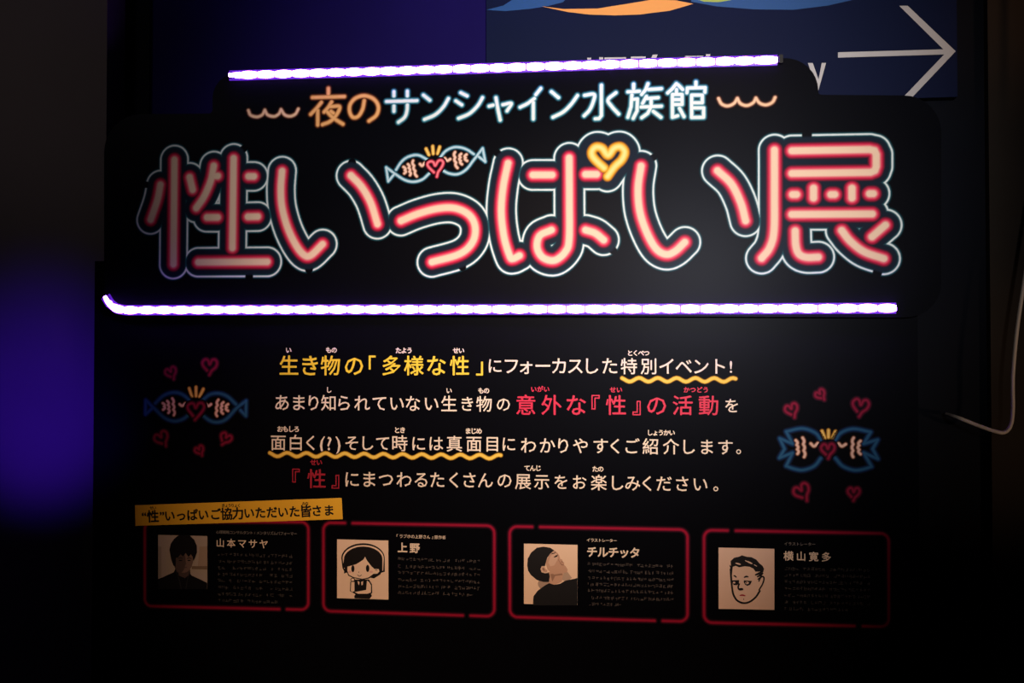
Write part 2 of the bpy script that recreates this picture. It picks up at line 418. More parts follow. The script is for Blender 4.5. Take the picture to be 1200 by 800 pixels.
s2(E4, 0, 9, [(370, 195), (370, 216)], [(343, 231), (397, 228)], [(362, 245), (358, 300), (343, 350)], [(366, 266), (388, 264), (386, 320), (368, 355)],
   [(437, 193), (427, 220), (408, 243)], [(440, 220), (500, 216)], [(430, 252), (412, 285)], [(432, 262), (485, 258)], [(405, 302), (500, 298)], [(452, 268), (452, 300), (436, 332), (408, 352)], [(462, 322), (498, 350)], smooth=False)
s2(E4, 0, 10, [(570, 193), (552, 216), (530, 236)], [(578, 198), (600, 220)], [(571, 220), (571, 238)], [(552, 243), (597, 243), (597, 290), (552, 290)], [(552, 267), (597, 267)], [(552, 243), (552, 350), (577, 343)], [(585, 308), (606, 347)],
   [(662, 185), (662, 208)], [(620, 235), (622, 213), (705, 211), (704, 233)], [(642, 246), (642, 351)], [(642, 246), (692, 246), (692, 282), (642, 282)], [(642, 306), (698, 306), (698, 350), (642, 351)], smooth=False)
for pts in ([(165, 318), (176, 340), (205, 348), (230, 338), (242, 316)], [(242, 316), (255, 338), (285, 346), (308, 334), (318, 313)], [(318, 313), (335, 338), (360, 345), (385, 335), (399, 311)]):
    s2(P2, 2, 11, pts)
for pts in ([(768, 262), (782, 287), (810, 297), (840, 285), (856, 261)], [(856, 261), (870, 285), (900, 295), (930, 282), (943, 260)], [(943, 260), (960, 283), (990, 292), (1020, 280), (1033, 257)]):
    s2(E4, 2, 12, pts)
thin_white = [(0, (.86, .88, .80), 1), (.0025, (.80, .87, .80), 1), (.0043, (.14, .42, .46), .9), (.0064, (.02, .14, .18), .65), (.0095, (.01, .03, .06), 0)]
thin_peach = [(0, (.84, .46, .17), 1), (.0026, (.82, .40, .12), 1), (.0042, (.50, .20, .07), .9), (.0060, (.14, .04, .01), .6), (.0095, (.03, .01, .01), 0)]
thin_pink = [(0, (.88, .60, .36), 1), (.0020, (.84, .54, .30), 1), (.0036, (.45, .22, .14), .8), (.0052, (.10, .04, .02), .5), (.0085, (.02, .01, .01), 0)]
for i, me in enumerate(field_print(S2, [thin_white, thin_peach, thin_pink], .0010, .00085, owners=13)):
    obj('subtitle_character' if i < 11 else 'wave_ornament', me, sb)

# --- kissing fish and hearts
blue_tube = [(0, (.50, .66, .72), 1), (.0014, (.46, .64, .70), 1), (.0030, (.10, .30, .38), .9), (.0046, (.02, .10, .15), .5), (.007, (.01, .03, .05), 0)]
deep_tube = [(0, (.026, .105, .20), 1), (.0016, (.023, .095, .19), 1), (.0034, (.010, .05, .13), .9), (.0055, (.01, .025, .07), .6), (.009, (.01, .012, .03), 0)]
pink_tube = [(0, (.90, .22, .25), 1), (.0014, (.88, .16, .20), 1), (.0032, (.45, .02, .05), .9), (.0050, (.08, .01, .02), .4), (.007, (.02, .01, .02), 0)]
crim_tube = [(0, (.25, .018, .045), 1), (.0014, (.23, .010, .035), 1), (.0030, (.12, .006, .02), .9), (.0056, (.05, .01, .02), .5), (.008, (.02, .01, .02), 0)]
peach_tube = [(0, (.86, .56, .42), 1), (.0019, (.84, .52, .38), 1), (.0034, (.30, .13, .07), .8), (.006, (.05, .02, .02), 0)]
gold_tube = [(0, (.92, .62, .18), 1), (.0020, (.88, .52, .10), 1), (.0038, (.40, .18, .02), .8), (.006, (.05, .02, .02), 0)]
TUBES = [blue_tube, deep_tube, pink_tube, crim_tube, peach_tube, gold_tube]
def scallop(pts):
    # fish scales: a bowed vertical line with small bumps
    a_, b_ = np.array(pts[0], float), np.array(pts[-1], float); d = b_ - a_
    if abs(d[1]) < 1.3 * abs(d[0]): return pts
    n_ = np.array((1.0, 0.0)); bow = 0.7 * (np.mean([p[0] for p in pts[1:-1]]) - (a_[0] + b_[0]) / 2)
    nb = 3 if abs(d[1]) > 70 else 2; N = nb * 6
    sg = 1 if bow >= 0 else -1
    return [tuple(a_ + d * i / N + n_ * (bow * math.sin(math.pi * i / N) + sg * 9 * (abs(math.sin(math.pi * nb * i / N)) - .5))) for i in range(N + 1)]
def art(name, items, k, step=.00085, label=None, parent=None):
    ss = []
    for crop, style, lines, sm in items:
        for l in lines: ss.append((crop.line(scallop(l), False) if style == 4 and scallop(l) is not l else crop.line(l, sm), style, 0))
    used = sorted({s[1] for s in ss}); ss = [(a_, used.index(b_), 0) for a_, b_, _ in ss]
    me = field_print(ss, [TUBES[i] if i < len(TUBES) else EXTRA[i - len(TUBES)] for i in used], k, step)[0]
    o = obj(name, me, parent or sb)
    if label: o['label'] = label
    return o
FH = Crop(430, 150, 7.0588)
art('fish_drawing', [(FH, 0, [[(242, 345), (290, 275), (350, 235), (425, 225), (500, 262)], [(160, 325), (235, 380), (310, 428), (385, 445), (460, 425), (520, 372)]], True), (FH, 0, [[(160, 325), (177, 442), (230, 378)]], False),
    (FH, 4, [[(308, 322), (322, 348), (315, 375)], [(345, 300), (357, 330), (350, 360), (362, 390)], [(378, 270), (394, 310), (386, 350), (408, 400)], [(440, 298), (457, 312), (478, 290)]], True)], .0010, label='left fish of the header pair, facing right')
art('fish_drawing', [(FH, 0, [[(610, 240), (650, 192), (710, 162), (770, 160), (830, 180), (885, 217)], [(628, 350), (680, 376), (750, 382), (820, 345), (880, 270), (958, 167)]], True), (FH, 0, [[(958, 167), (980, 280), (925, 237)]], False),
    (FH, 4, [[(725, 200), (720, 250), (733, 290), (745, 330)], [(775, 215), (766, 255), (782, 300)], [(820, 220), (808, 245), (825, 272)], [(645, 250), (665, 270), (690, 258)]], True)], .0010, label='right fish of the header pair, facing left')
art('heart_drawing', [(FH, 2, [[(555, 367), (508, 318), (505, 290), (530, 276), (552, 285), (566, 312), (590, 274), (618, 268), (632, 292), (612, 335), (590, 365), (580, 403)]], True)], .0014)
art('spark_drawing', [(FH, 5, [[(490, 172), (513, 222)], [(545, 152), (549, 212)], [(602, 157), (586, 212)]], True)], .0010)
L = Crop(150, 400, 6.6667, KL)
art('fish_drawing', [(L, 1, [[(215, 482), (280, 422), (355, 398), (420, 410), (480, 455)], [(140, 458), (215, 530), (290, 598), (365, 622), (430, 606), (478, 570)]], True), (L, 1, [[(140, 458), (138, 568), (190, 522)]], False),
    (L, 4, [[(278, 482), (291, 507), (280, 532)], [(313, 465), (327, 500), (312, 530), (322, 557)], [(352, 445), (366, 480), (350, 520), (364, 575)], [(405, 490), (425, 502), (448, 483)]], True)], KL + .001, label='left fish of the lower left pair, facing right')
art('fish_drawing', [(L, 1, [[(580, 462), (640, 415), (710, 405), (780, 430), (845, 490)], [(580, 572), (640, 617), (700, 630), (770, 605), (850, 520), (925, 463)]], True), (L, 1, [[(925, 463), (922, 580), (880, 537)]], False),
    (L, 4, [[(703, 455), (688, 500), (700, 535), (692, 582)], [(742, 475), (728, 510), (738, 562)], [(778, 490), (764, 515), (778, 541)], [(610, 488), (630, 503), (650, 490)]], True)], KL + .001, label='right fish of the lower left pair, facing left')
art('heart_drawing', [(L, 3, [[(510, 580), (472, 530), (470, 500), (495, 483), (518, 490), (531, 518), (552, 485), (582, 482), (597, 510), (580, 548), (525, 612)]], True)], KL + .0014)
art('spark_drawing', [(L, 5, [[(480, 366), (500, 428)], [(533, 356), (533, 425)], [(590, 371), (561, 430)]], True)], KL + .001)
Rr = Crop(880, 440, 6.6667, KL)
art('fish_drawing', [(Rr, 1, [[(545, 500), (500, 445), (400, 412), (275, 436)], [(275, 705), (340, 728), (410, 736), (495, 705), (545, 645)]], True), (Rr, 1, [[(275, 436), (325, 532), (225, 490), (262, 572), (222, 642), (325, 602), (275, 705)]], False),
    (Rr, 4, [[(355, 505), (374, 540), (356, 575), (368, 610)], [(408, 485), (423, 530), (406, 580), (420, 635)], [(467, 530), (492, 551), (522, 527)]], True)], KL + .001, label='left fish of the lower right pair, with forked tail')
art('fish_drawing', [(Rr, 1, [[(660, 500), (705, 445), (800, 415), (935, 440)], [(942, 710), (870, 732), (800, 737), (715, 705), (660, 645)]], True), (Rr, 1, [[(935, 440), (880, 532), (990, 500), (950, 572), (992, 650), (880, 602), (942, 710)]], False),
    (Rr, 4, [[(797, 485), (783, 530), (801, 580), (793, 635)], [(850, 510), (834, 550), (850, 612)], [(685, 530), (710, 551), (740, 535)]], True)], KL + .001, label='right fish of the lower right pair, with forked tail')
def heart_pts(cx, cy, s, tip):
    s *= .95
    base = [(-.17, .27), (-.42, -.02), (-.46, -.26), (-.28, -.44), (-.10, -.36), (0, -.12), (.14, -.38), (.34, -.42), (.47, -.22), (.38, .06), (.12, .30), (-.02, .56)]
    a_ = math.radians(tip); c_, s_ = math.cos(a_), math.sin(a_)
    return [(cx + s * (x * c_ + y * s_), cy + s * (-x * s_ + y * c_)) for x, y in base]
art('heart_drawing', [(Rr, 3, [heart_pts(601, 583, 118, 4)], True)], KL + .0014)
art('spark_drawing', [(Rr, 5, [[(555, 432), (576, 485)], [(605, 426), (605, 480)], [(660, 436), (636, 485)]], True)], KL + .001)
for crop, x, y, s, t in ((L, 640, 193, 128, 0), (L, 340, 246, 98, 24), (L, 268, 760, 122, 30), (L, 762, 760, 98, -28), (L, 562, 852, 78, 28),
                         (Rr, 320, 270, 112, 22), (Rr, 545, 150, 86, 38), (Rr, 855, 245, 142, -6), (Rr, 402, 910, 140, 30), (Rr, 802, 920, 104, 0)):
    art('heart_drawing', [(crop, 3, [heart_pts(x, y, s, t)], True)], KL + .001)

# --- wavy underlines
gold_line = [(0, (.90, .62, .12), 1), (.0030, (.88, .56, .07), 1), (.0044, (.35, .18, .02), .8), (.006, (.05, .02, .02), 0)]
EXTRA = [gold_line]
T1 = Crop(300, 390, 4, KL); T2 = Crop(590, 390, 4, KL)
def wave(x0, x1, y0, y1, per, amp):
    n = int((x1 - x0) / per * 8)
    return [(x0 + (x1 - x0) * i / n, y0 + (y1 - y0) * i / n - amp * math.cos(2 * math.pi * (x1 - x0) * i / n / per + .6)) for i in range(n + 1)]
art('wavy_underline', [(T1, 6, [wave(65, 1148, 569, 580, 90.2, 9)], False)], KL + .001)
art('wavy_underline', [(T2, 6, [wave(556, 1088, 219, 220, 88, 9)], False)], KL + .001)

# --- paragraph, character by character
KT = KL + .0008
def part(name, cells, m_, bold=.009, parent=None, k=KT, rot=0, kind=None):
    return obj(name, letters(cells, k, m_, bold, rot), parent or sb, kind=kind)
def seq(t, xs, sc=1): return [(c_, x, sc * (1.06 if 0x3041 <= ord(c_) <= 0x30ff else 1)) for c_, x in zip(t, xs)]
r1 = row(seq('生き物の「多様な性」', [155, 253, 350, 460, 545, 635, 740, 845, 955, 1048]), T1, 152, 153, 24, 155, 1120)
part('text_line', r1, M['yellow'], .014)
r1b = row([('に', 1120)], T1, 153, 153, 19, 155, 1120) + row(seq('フォーカスした', [37, 105, 185, 262, 337, 410, 498]), T2, 154, 154, 20, 0, 1068)
r1b += row(seq('特別', [588, 682], 1.02) + seq('イベント!', [766, 845, 925, 1008, 1066]), T2, 155, 156, 20, 0, 1068)
part('text_line', r1b, M['white'])
r2 = row(seq('あまり', [122, 200, 270]) + [('知', 342, 1.03)] + seq('られていない', [412, 497, 580, 660, 735, 822]) + [('生', 905, 1.08), ('き', 990), ('物', 1070, 1.05), ('の', 1160)], T1, 326, 333, 18.6, 122, 1160)
part('text_line', r2, M['white'])
part('text_line', row(seq('意外な『性』の活動', [105, 225, 340, 432, 528, 624, 718, 840, 962]), T2, 337, 339, 25, 105, 962), M['red'], .012)
part('text_line', row([('を', 1070)], T2, 340, 340, 18.6, 0, 1), M['white'])
r3 = row([('面', 105, 1.02), ('白', 187, 1.02), ('く', 258), ('(', 312, 1.2), ('?', 345, 1.15), (')', 385, 1.2), ('そ', 450), ('し', 520), ('て', 595), ('時', 673, 1.05), ('に', 762), ('は', 843), ('真', 930, 1.05), ('面', 1022, 1.05), ('目', 1108, 1.03), ('に', 1185)], T1, 513, 520, 18.8, 105, 1185)
r3 += row(seq('わかりやすくご', [118, 205, 280, 362, 455, 525, 600]) + [('紹', 690, 1.08), ('介', 785, 1.05)] + seq('します', [865, 952, 1040]) + [('。', 1102)], T2, 526, 535, 18.8, 118, 1102)
part('text_line', r3, M['white'])
part('text_line', row(seq('『性』', [188, 285, 373]), T1, 681, 684, 23, 188, 372), M['dark_red'], .012)
r4 = row(seq('にまつわるたくさんの', [450, 530, 610, 695, 775, 850, 930, 1000, 1075, 1165]), T1, 685, 690, 18.8, 450, 1165)
r4 += row([('展', 92, 1.05), ('示', 180, 1.02), ('を', 270), ('お', 355), ('楽', 447, 1.05)] + seq('しみください', [530, 605, 675, 752, 837, 922]) + [('。', 995)], T2, 695, 709, 18.8, 92, 995)
part('text_line', r4, M['white'])
def furi(t, x, y, crop, m_, pitch=26, sz=7):
    part('furigana', row(seq(t, [x + (i - (len(t) - 1) / 2) * pitch for i in range(len(t))]), crop, y, y, sz, 0, 1), m_, .03)
for t, x, y in (('い', 153, 80), ('もの', 354, 80), ('たよう', 694, 82), ('せい', 950, 82), ('し', 342, 266), ('い', 905, 270), ('もの', 1068, 270), ('おもしろ', 152, 450), ('とき', 674, 455), ('まじめ', 1020, 459)):
    furi(t, x, y, T1, M['white'])
for t, x, y in (('とくべつ', 632, 94), ('しょうかい', 738, 467), ('てんじ', 137, 633), ('たの', 443, 637)): furi(t, x, y, T2, M['white'])
for t, x, y in (('いがい', 172, 263), ('せい', 528, 266), ('かつどう', 903, 266)): furi(t, x, y, T2, M['red'], 30)
furi('せい', 283, 606, T1, M['dark_red'], 28)

# --- profile cards
line_red = [(0, (.34, .012, .04), 1), (.0018, (.32, .010, .036), 1), (.0032, (.11, .006, .02), .9), (.0052, (.05, .008, .02), .5), (.008, (.015, .01, .014), 0)]
EXTRA.append(line_red)
def card(crop, tl, tr, br, bl, gaps, label):
    k = KL + .0004
    q = [crop(p) for p in (tl, tr, br, bl)]
    o = obj('profile_card', slab('profile_card', rounded([(a_[0], a_[1], .017) for a_ in q], 5), KL, k, [M['board'], M['edge']]), sb)
    o['label'] = label
    out = rounded([(a_[0], a_[1], .017) for a_ in q], 6); out.append(out[0])
    # dense loop, cut at the two gaps
    P = []
    for a_, b_ in zip(out[:-1], out[1:]):
        a_, b_ = np.array(a_), np.array(b_); n = max(1, int(np.linalg.norm(b_ - a_) / .003))
        P += [a_ + (b_ - a_) * i / n for i in range(n)]
    P.append(np.array(out[0]))
    g = [np.array(crop(p)) for p in gaps]
    runs = []; cur = []
    for p in P:
        if any(np.linalg.norm(p - x) < .0075 for x in g):
            if len(cur) > 1: runs.append(cur)
            cur = []
        else: cur.append(p)
    if len(cur) > 1: runs.append(cur)
    me = field_print([(r, 0, 0) for r in runs], [line_red], k + .0006, .0012)[0]
    obj('red_border', me, o)
    return o
K1 = Crop(150, 575, 4.615, KL); K2 = Crop(370, 600, 5.4545, KL); K3 = Crop(590, 605, 5.217, KL); K4 = Crop(815, 610, 5, KL)
c1 = card(K1, (92, 166), (976, 168), (976, 642), (92, 622), [(838, 640)], 'profile card of a dark-haired person in black')
c2 = card(K2, (50, 66), (1142, 86), (1142, 665), (50, 630), [(210, 68), (965, 659)], 'profile card with a cartoon bust')
c3 = card(K3, (38, 60), (1125, 80), (1125, 641), (40, 613), [(202, 64), (952, 634)], 'profile card of a person looking up')
c4 = card(K4, (50, 54), (1132, 74), (1132, 620), (50, 595), [(210, 57), (955, 612)], 'profile card with an ink-drawn face')
KC = KL + .0010
def text(parent, t, x0, x1, y0, y1, crop, size, m_, bold=.02, name='text_line', kind=None):
    n = len(t); xs = [x0 + (x1 - x0) * i / max(1, n - 1) for i in range(n)]
    return part(name, row(seq(t, xs), crop, y0, y1, size, x0, x1), m_, bold, parent, KC, kind=kind)
text(c1, '心理戦略コンサルタント/メンタリズムパフォーマー', 486, 905, 222, 231, K1, 4.0, M['grey'], .01)
text(c1, '山本マサヤ', 500, 735, 280, 287, K1, 10.4, M['white'], .014, 'name_line')
text(c2, '「ラブホの上野さん」原作者', 522, 820, 152, 160, K2, 4.5, M['white'], .01)
text(c2, '上野', 555, 633, 225, 228, K2, 12, M['white'], .035, 'name_line')
text(c3, 'イラストレーター', 520, 682, 143, 147, K3, 4.3, M['white'], .01)
text(c3, 'チルチッタ', 542, 803, 215, 221, K3, 12.5, M['white'], .03, 'name_line')
text(c4, 'イラストレーター', 530, 692, 134, 137, K4, 4.3, M['grey'], .01)
text(c4, '横山寛多', 545, 766, 205, 211, K4, 12, M['white'], .02, 'name_line')
# the small print of the four cards is only a few pixels high and cannot be read in the photograph:
# rows of tiny strokes in the density of the characters
def small_print(parent, crop, x0, x1, ys, rise, last, dim):
    V = []; Fc = []
    for li, y in enumerate(ys):
        xe = x1 if li < len(ys) - 1 else last
        n = int((xe - x0) / (crop.sc * 4.4))
        for i in range(n):
            if random.random() < .07: continue
            cx = x0 + crop.sc * 4.4 * (i + .5); cy = y + rise * (cx - x0) / (x1 - x0)
            w_ = crop.sc * 1.75; 
            for s_ in range(random.choice((2, 3, 3, 4, 5))):
                hor = random.random() < .5
                ox, oy = (random.uniform(-.5, .5) * w_, random.uniform(-1, 1) * w_)
                if not hor: ox, oy = oy, ox
                hl = random.uniform(.5, 1) * w_; t = crop.sc * .22
                r = [(cx + ox - hl, cy + oy - t), (cx + ox + hl, cy + oy - t), (cx + ox + hl, cy + oy + t), (cx + ox - hl, cy + oy + t)] if hor else \
                    [(cx + ox - t, cy + oy - hl), (cx + ox + t, cy + oy - hl), (cx + ox + t, cy + oy + hl), (cx + ox - t, cy + oy + hl)]
                o_ = len(V)
                for p in r:
                    u, z = crop(p); V.append((u, -KC, z))
                Fc.append((o_ + 3, o_ + 2, o_ + 1, o_))
    obj('small_print', mesh('small_print', V, Fc, [dim]), parent, kind='stuff')
dimA = mat('faint_grey_ink', (.075, .07, .065), .5); dimB = mat('faint_print_ink', (.10, .085, .075), .5)
small_print(c1, K1, 485, 910, [342, 380, 415, 449, 483, 520, 556, 592], 12, 830, dimA)
small_print(c2, K2, 525, 1062, [298, 345, 384, 430, 470, 512], 16, 1045, dimB)
small_print(c3, K3, 515, 1045, [290, 333, 374, 413, 452, 494, 533], 14, 740, dimB)
small_print(c4, K4, 520, 1045, [278, 317, 355, 395, 435, 475, 515], 12, 915, dimA)

# portraits (flat prints): generic figures in layered flat shapes
def ell(cx, cy, rx, ry, a0=0, a1=360, n=22, rot=0):
    r = math.radians(rot); o = []
    for i in range(n + (0 if a1 - a0 == 360 else 1)):
        t = math.radians(a0 + (a1 - a0) * i / n); x, y = rx * math.cos(t), ry * math.sin(t)
        o.append((cx + x * math.cos(r) - y * math.sin(r), cy + x * math.sin(r) + y * math.cos(r)))
    return o
def stroke_poly(pts, w_, taper=False):
    pts = [np.array(p, float) for p in catmull(pts, 4)]; Lf = []; Rt = []
    for i, p in enumerate(pts):
        d = pts[min(i + 1, len(pts) - 1)] - pts[max(i - 1, 0)]; d /= max(1e-9, np.linalg.norm(d))
        ww = w_ * (math.sin(math.pi * (i + .6) / (len(pts) + .2)) ** .5 if taper else 1) / 2
        n_ = np.array((-d[1], d[0])) * ww; Lf.append(tuple(p + n_)); Rt.append(tuple(p - n_))
    return Lf + Rt[::-1]
def clip_poly(pts, x0, y0, x1, y1):
    for ax, lim, sg in ((0, x0, 1), (0, x1, -1), (1, y0, 1), (1, y1, -1)):
        out = []
        for i in range(len(pts)):
            a_, b_ = pts[i - 1], pts[i]; ia = (a_[ax] - lim) * sg >= 0; ib = (b_[ax] - lim) * sg >= 0
            if ia != ib:
                t = (lim - a_[ax]) / (b_[ax] - a_[ax]); out.append((a_[0] + t * (b_[0] - a_[0]), a_[1] + t * (b_[1] - a_[1])))
            if ib: out.append(b_)
        pts = out
        if len(pts) < 3: return []
    return pts
def portrait(parent, crop, quad, shapes, paper, label):
    x0, y0 = min(q[0] for q in quad), min(q[1] for q in quad); x1, y1 = max(q[0] for q in quad), max(q[1] for q in quad)
    polys = [([crop(p) for p in quad], paper, 0)]
    for i, (pts, m_) in enumerate(shapes):
        pts = clip_poly(pts, x0 + 1, y0 + 1, x1 - 1, y1 - 1)
        if pts: polys.append(([crop(p) for p in pts], m_, i + 1))
    o = obj('portrait', flat(polys, KC), parent); o['label'] = label
hair = M['black']
skin1 = mat('portrait_skin_dark', (.20, .13, .10), .5); skin1b = mat('portrait_skin_shade', (.09, .06, .05), .5)
pap1 = mat('portrait_backdrop_beige', (.46, .38, .30), .5); pap1b = mat('portrait_backdrop_brown', (.22, .15, .09), .5)
coat = mat('portrait_dark_cloth', (.004, .004, .005), .5)
Q1 = Crop(180, 620, 10, KL)
portrait(c1, Q1, [(55, 64), (632, 78), (632, 700), (55, 690)], [
    ([(540, 200), (640, 200), (640, 430), (520, 430)], mat('portrait_backdrop_tan', (.40, .30, .21), .5)), ([(450, 430), (640, 430), (640, 470), (450, 465)], pap1b),
    ([(55, 200), (95, 200), (95, 560), (55, 570)], mat('portrait_backdrop_grey', (.36, .30, .23), .5)),
    ([(0, 600), (110, 560), (240, 500), (262, 450), (420, 500), (450, 540), (560, 590), (660, 640), (660, 720), (0, 720)], coat),
    ([(275, 440), (430, 440), (435, 520), (370, 570), (300, 540)], skin1b),
    (ell(355, 350, 112, 158), skin1), (ell(310, 370, 70, 140), skin1b),
    ([(190, 240), (205, 170), (245, 110), (290, 72), (360, 50), (430, 72), (480, 120), (510, 190), (512, 270), (490, 330), (470, 370), (462, 320), (440, 290), (415, 325), (380, 275), (350, 315), (320, 290), (290, 330), (265, 330), (262, 440), (235, 420), (210, 350)], hair),
    (ell(320, 362, 22, 7), hair), (ell(420, 362, 20, 7), hair), (stroke_poly([(290, 340), (320, 332), (345, 340)], 8), hair), (stroke_poly([(398, 340), (425, 332), (448, 342)], 8), hair),
    (stroke_poly([(375, 370), (385, 405), (365, 412)], 6), skin1b), (stroke_poly([(340, 440), (370, 446), (400, 438)], 9, True), skin1b),
    (stroke_poly([(262, 460), (310, 600), (330, 700)], 10), M['edge']), (stroke_poly([(430, 500), (400, 600), (385, 700)], 10), M['edge'])],
    pap1, 'portrait of a dark-haired person in black clothes, beige backdrop')
Q2 = Crop(380, 620, 8.89, KL)
skin2 = mat('portrait_print_cream', (.92, .71, .53), .55); cheek = mat('portrait_cheek', (.82, .52, .42), .55)
portrait(c2, Q2, [(135, 103), (668, 116), (670, 731), (135, 716)], [
    (ell(405, 300, 226, 156, 180, 360) + [(632, 440), (600, 450), (215, 450), (190, 400)], hair),
    (ell(407, 300, 214, 138, 180, 360) + [(615, 430), (220, 430), (200, 380)], skin2),
    (ell(407, 310, 200, 132, 180, 360) + [(607, 430), (585, 470), (520, 510), (230, 450), (205, 460), (215, 400), (190, 400)], hair),
    ([(235, 380), (330, 355), (400, 310), (425, 270), (455, 320), (500, 375), (535, 400), (575, 405), (585, 440), (560, 470), (525, 470), (470, 510), (400, 525), (300, 505), (250, 480), (235, 430)], hair),
    ([(243, 388), (335, 362), (405, 318), (427, 285), (450, 328), (495, 385), (525, 412), (568, 412), (576, 438), (555, 460), (515, 462), (462, 500), (400, 514), (308, 496), (260, 472), (243, 430)], skin2),
    (ell(300, 408, 17, 36), hair), (ell(454, 405, 18, 38), hair), (ell(270, 440, 20, 12), cheek), (ell(490, 440, 20, 12), cheek),
    (stroke_poly([(348, 472), (370, 486), (392, 472)], 6), hair), (ell(362, 444, 4, 6), hair), (stroke_poly([(532, 425), (545, 420), (556, 428)], 5), hair),
    ([(318, 715), (315, 690), (335, 670), (490, 672), (500, 690), (475, 722)], hair),
    ([(320, 520), (470, 520), (500, 570), (502, 660), (480, 680), (330, 675), (270, 640), (275, 545)], hair),
    ([(448, 530), (470, 545), (490, 580), (490, 655), (450, 668), (355, 668), (320, 650), (440, 628)], skin2),
    ([(285, 545), (318, 545), (318, 640), (295, 650), (280, 635)], skin2), (ell(300, 522, 24, 20), hair), (ell(300, 522, 16, 13), skin2),
    ([(352, 535), (372, 545), (366, 580), (355, 560)], skin2), ([(388, 545), (410, 535), (405, 575), (392, 580)], skin2)],
    skin2, 'plain cartoon bust with bobbed dark hair and a waistcoat')
Q3 = Crop(600, 625, 8.89, KL)
pap3 = mat('portrait_backdrop_cream', (.90, .66, .46), .55); skin3 = mat('portrait_skin_light', (.60, .36, .24), .5); skin3b = mat('portrait_skin_fold', (.34, .19, .12), .5)
lit3 = mat('portrait_skin_pale', (.72, .48, .34), .5)
portrait(c3, Q3, [(125, 103), (683, 117), (683, 745), (125, 731)], [
    (ell(330, 520, 60, 60), mat('portrait_soft_grey', (.42, .30, .22), .5)), ([(540, 400), (580, 400), (625, 462), (560, 500), (520, 480)], mat('portrait_soft_brown', (.50, .36, .26), .5)),
    ([(370, 400), (540, 380), (520, 500), (440, 535), (380, 520), (390, 450)], skin3),
    ([(400, 420), (520, 410), (530, 430), (450, 440), (420, 500)], skin3b),
    ([(350, 300), (385, 225), (440, 172), (470, 195), (492, 225), (503, 262), (522, 268), (530, 292), (545, 300), (542, 322), (560, 340), (580, 372), (575, 400), (530, 412), (440, 425), (400, 400), (370, 370)], skin3),
    ([(400, 240), (440, 190), (470, 215), (480, 260), (440, 330), (400, 340), (380, 300)], lit3),
    (stroke_poly([(412, 208), (438, 205), (455, 190)], 8), hair), (stroke_poly([(436, 240), (455, 238), (478, 218)], 12, True), hair), (ell(462, 232, 12, 8), hair),
    (stroke_poly([(500, 300), (520, 322), (545, 325)], 10, True), skin3b), (ell(522, 292, 8, 8), skin3b), (stroke_poly([(480, 260), (492, 285), (505, 300)], 5), skin3b),
    (ell(325, 368, 27, 34, rot=-25), lit3), (ell(350, 385, 20, 16), skin3), (ell(330, 368, 12, 18, rot=-25), skin3b),
    ([(160, 330), (165, 260), (200, 195), (260, 145), (330, 133), (400, 145), (440, 172), (400, 205), (370, 245), (352, 300), (345, 335), (310, 335), (298, 365), (310, 400), (350, 410), (385, 405), (395, 440), (385, 500), (330, 500), (260, 480), (200, 430), (170, 385)], hair),
    ([(218, 760), (225, 650), (270, 590), (340, 540), (388, 512), (440, 530), (500, 520), (560, 485), (640, 470), (700, 455), (700, 760)], coat)],
    pap3, 'portrait of a person in a black top looking up to the right')
Q4 = Crop(830, 630, 8.89, KL)
pap4 = mat('portrait_paper_tan', (.78, .57, .44), .55)
portrait(c4, Q4, [(107, 100), (688, 113), (688, 749), (107, 738)], [
    (stroke_poly([(232, 320), (238, 420), (248, 520), (262, 590), (300, 650), (365, 678), (430, 665), (490, 620), (525, 570), (540, 545)], 20), hair),
    (stroke_poly([(540, 400), (575, 405), (578, 440), (560, 490), (535, 530), (528, 550)], 16), hair), (stroke_poly([(525, 455), (545, 415), (565, 402)], 12), hair),
    ([(218, 280), (235, 290), (232, 240), (270, 205), (320, 195), (350, 180), (400, 195), (450, 200), (500, 225), (530, 262), (565, 290), (582, 325), (570, 345), (530, 350), (490, 350), (470, 320), (430, 300), (380, 295), (320, 305), (285, 290), (255, 300), (245, 395), (232, 395), (228, 310)], hair),
    (ell(310, 268, 30, 7, rot=15), pap4), (ell(430, 255, 34, 8, rot=25), pap4), (ell(395, 240, 16, 5, rot=30), pap4), (ell(490, 285, 20, 4, rot=30), pap4),
    (stroke_poly([(485, 385), (530, 368), (575, 340)], 24, True), hair), (stroke_poly([(505, 405), (545, 385), (572, 362)], 20, True), hair), (stroke_poly([(515, 432), (540, 410), (556, 398)], 15), hair),
    (stroke_poly([(262, 390), (278, 396), (293, 410)], 15, True), hair), (stroke_poly([(370, 410), (395, 400), (418, 405)], 18, True), hair),
    ([(240, 440), (320, 436), (318, 475), (295, 490), (262, 488)], hair), (ell(268, 463, 13, 9), pap4),
    ([(368, 440), (455, 445), (435, 485), (405, 497), (380, 482), (370, 460)], hair), (ell(402, 466, 18, 13), pap4), (ell(398, 464, 6, 7), hair),
    (stroke_poly([(322, 470), (310, 510), (325, 535), (362, 530)], 18), hair), (ell(340, 530, 22, 12), hair),
    (stroke_poly([(325, 597), (355, 592), (385, 600)], 15, True), M['dark_red']), (ell(367, 635, 4, 8), hair)],
    pap4, 'ink drawing of a face with short swept-back hair')

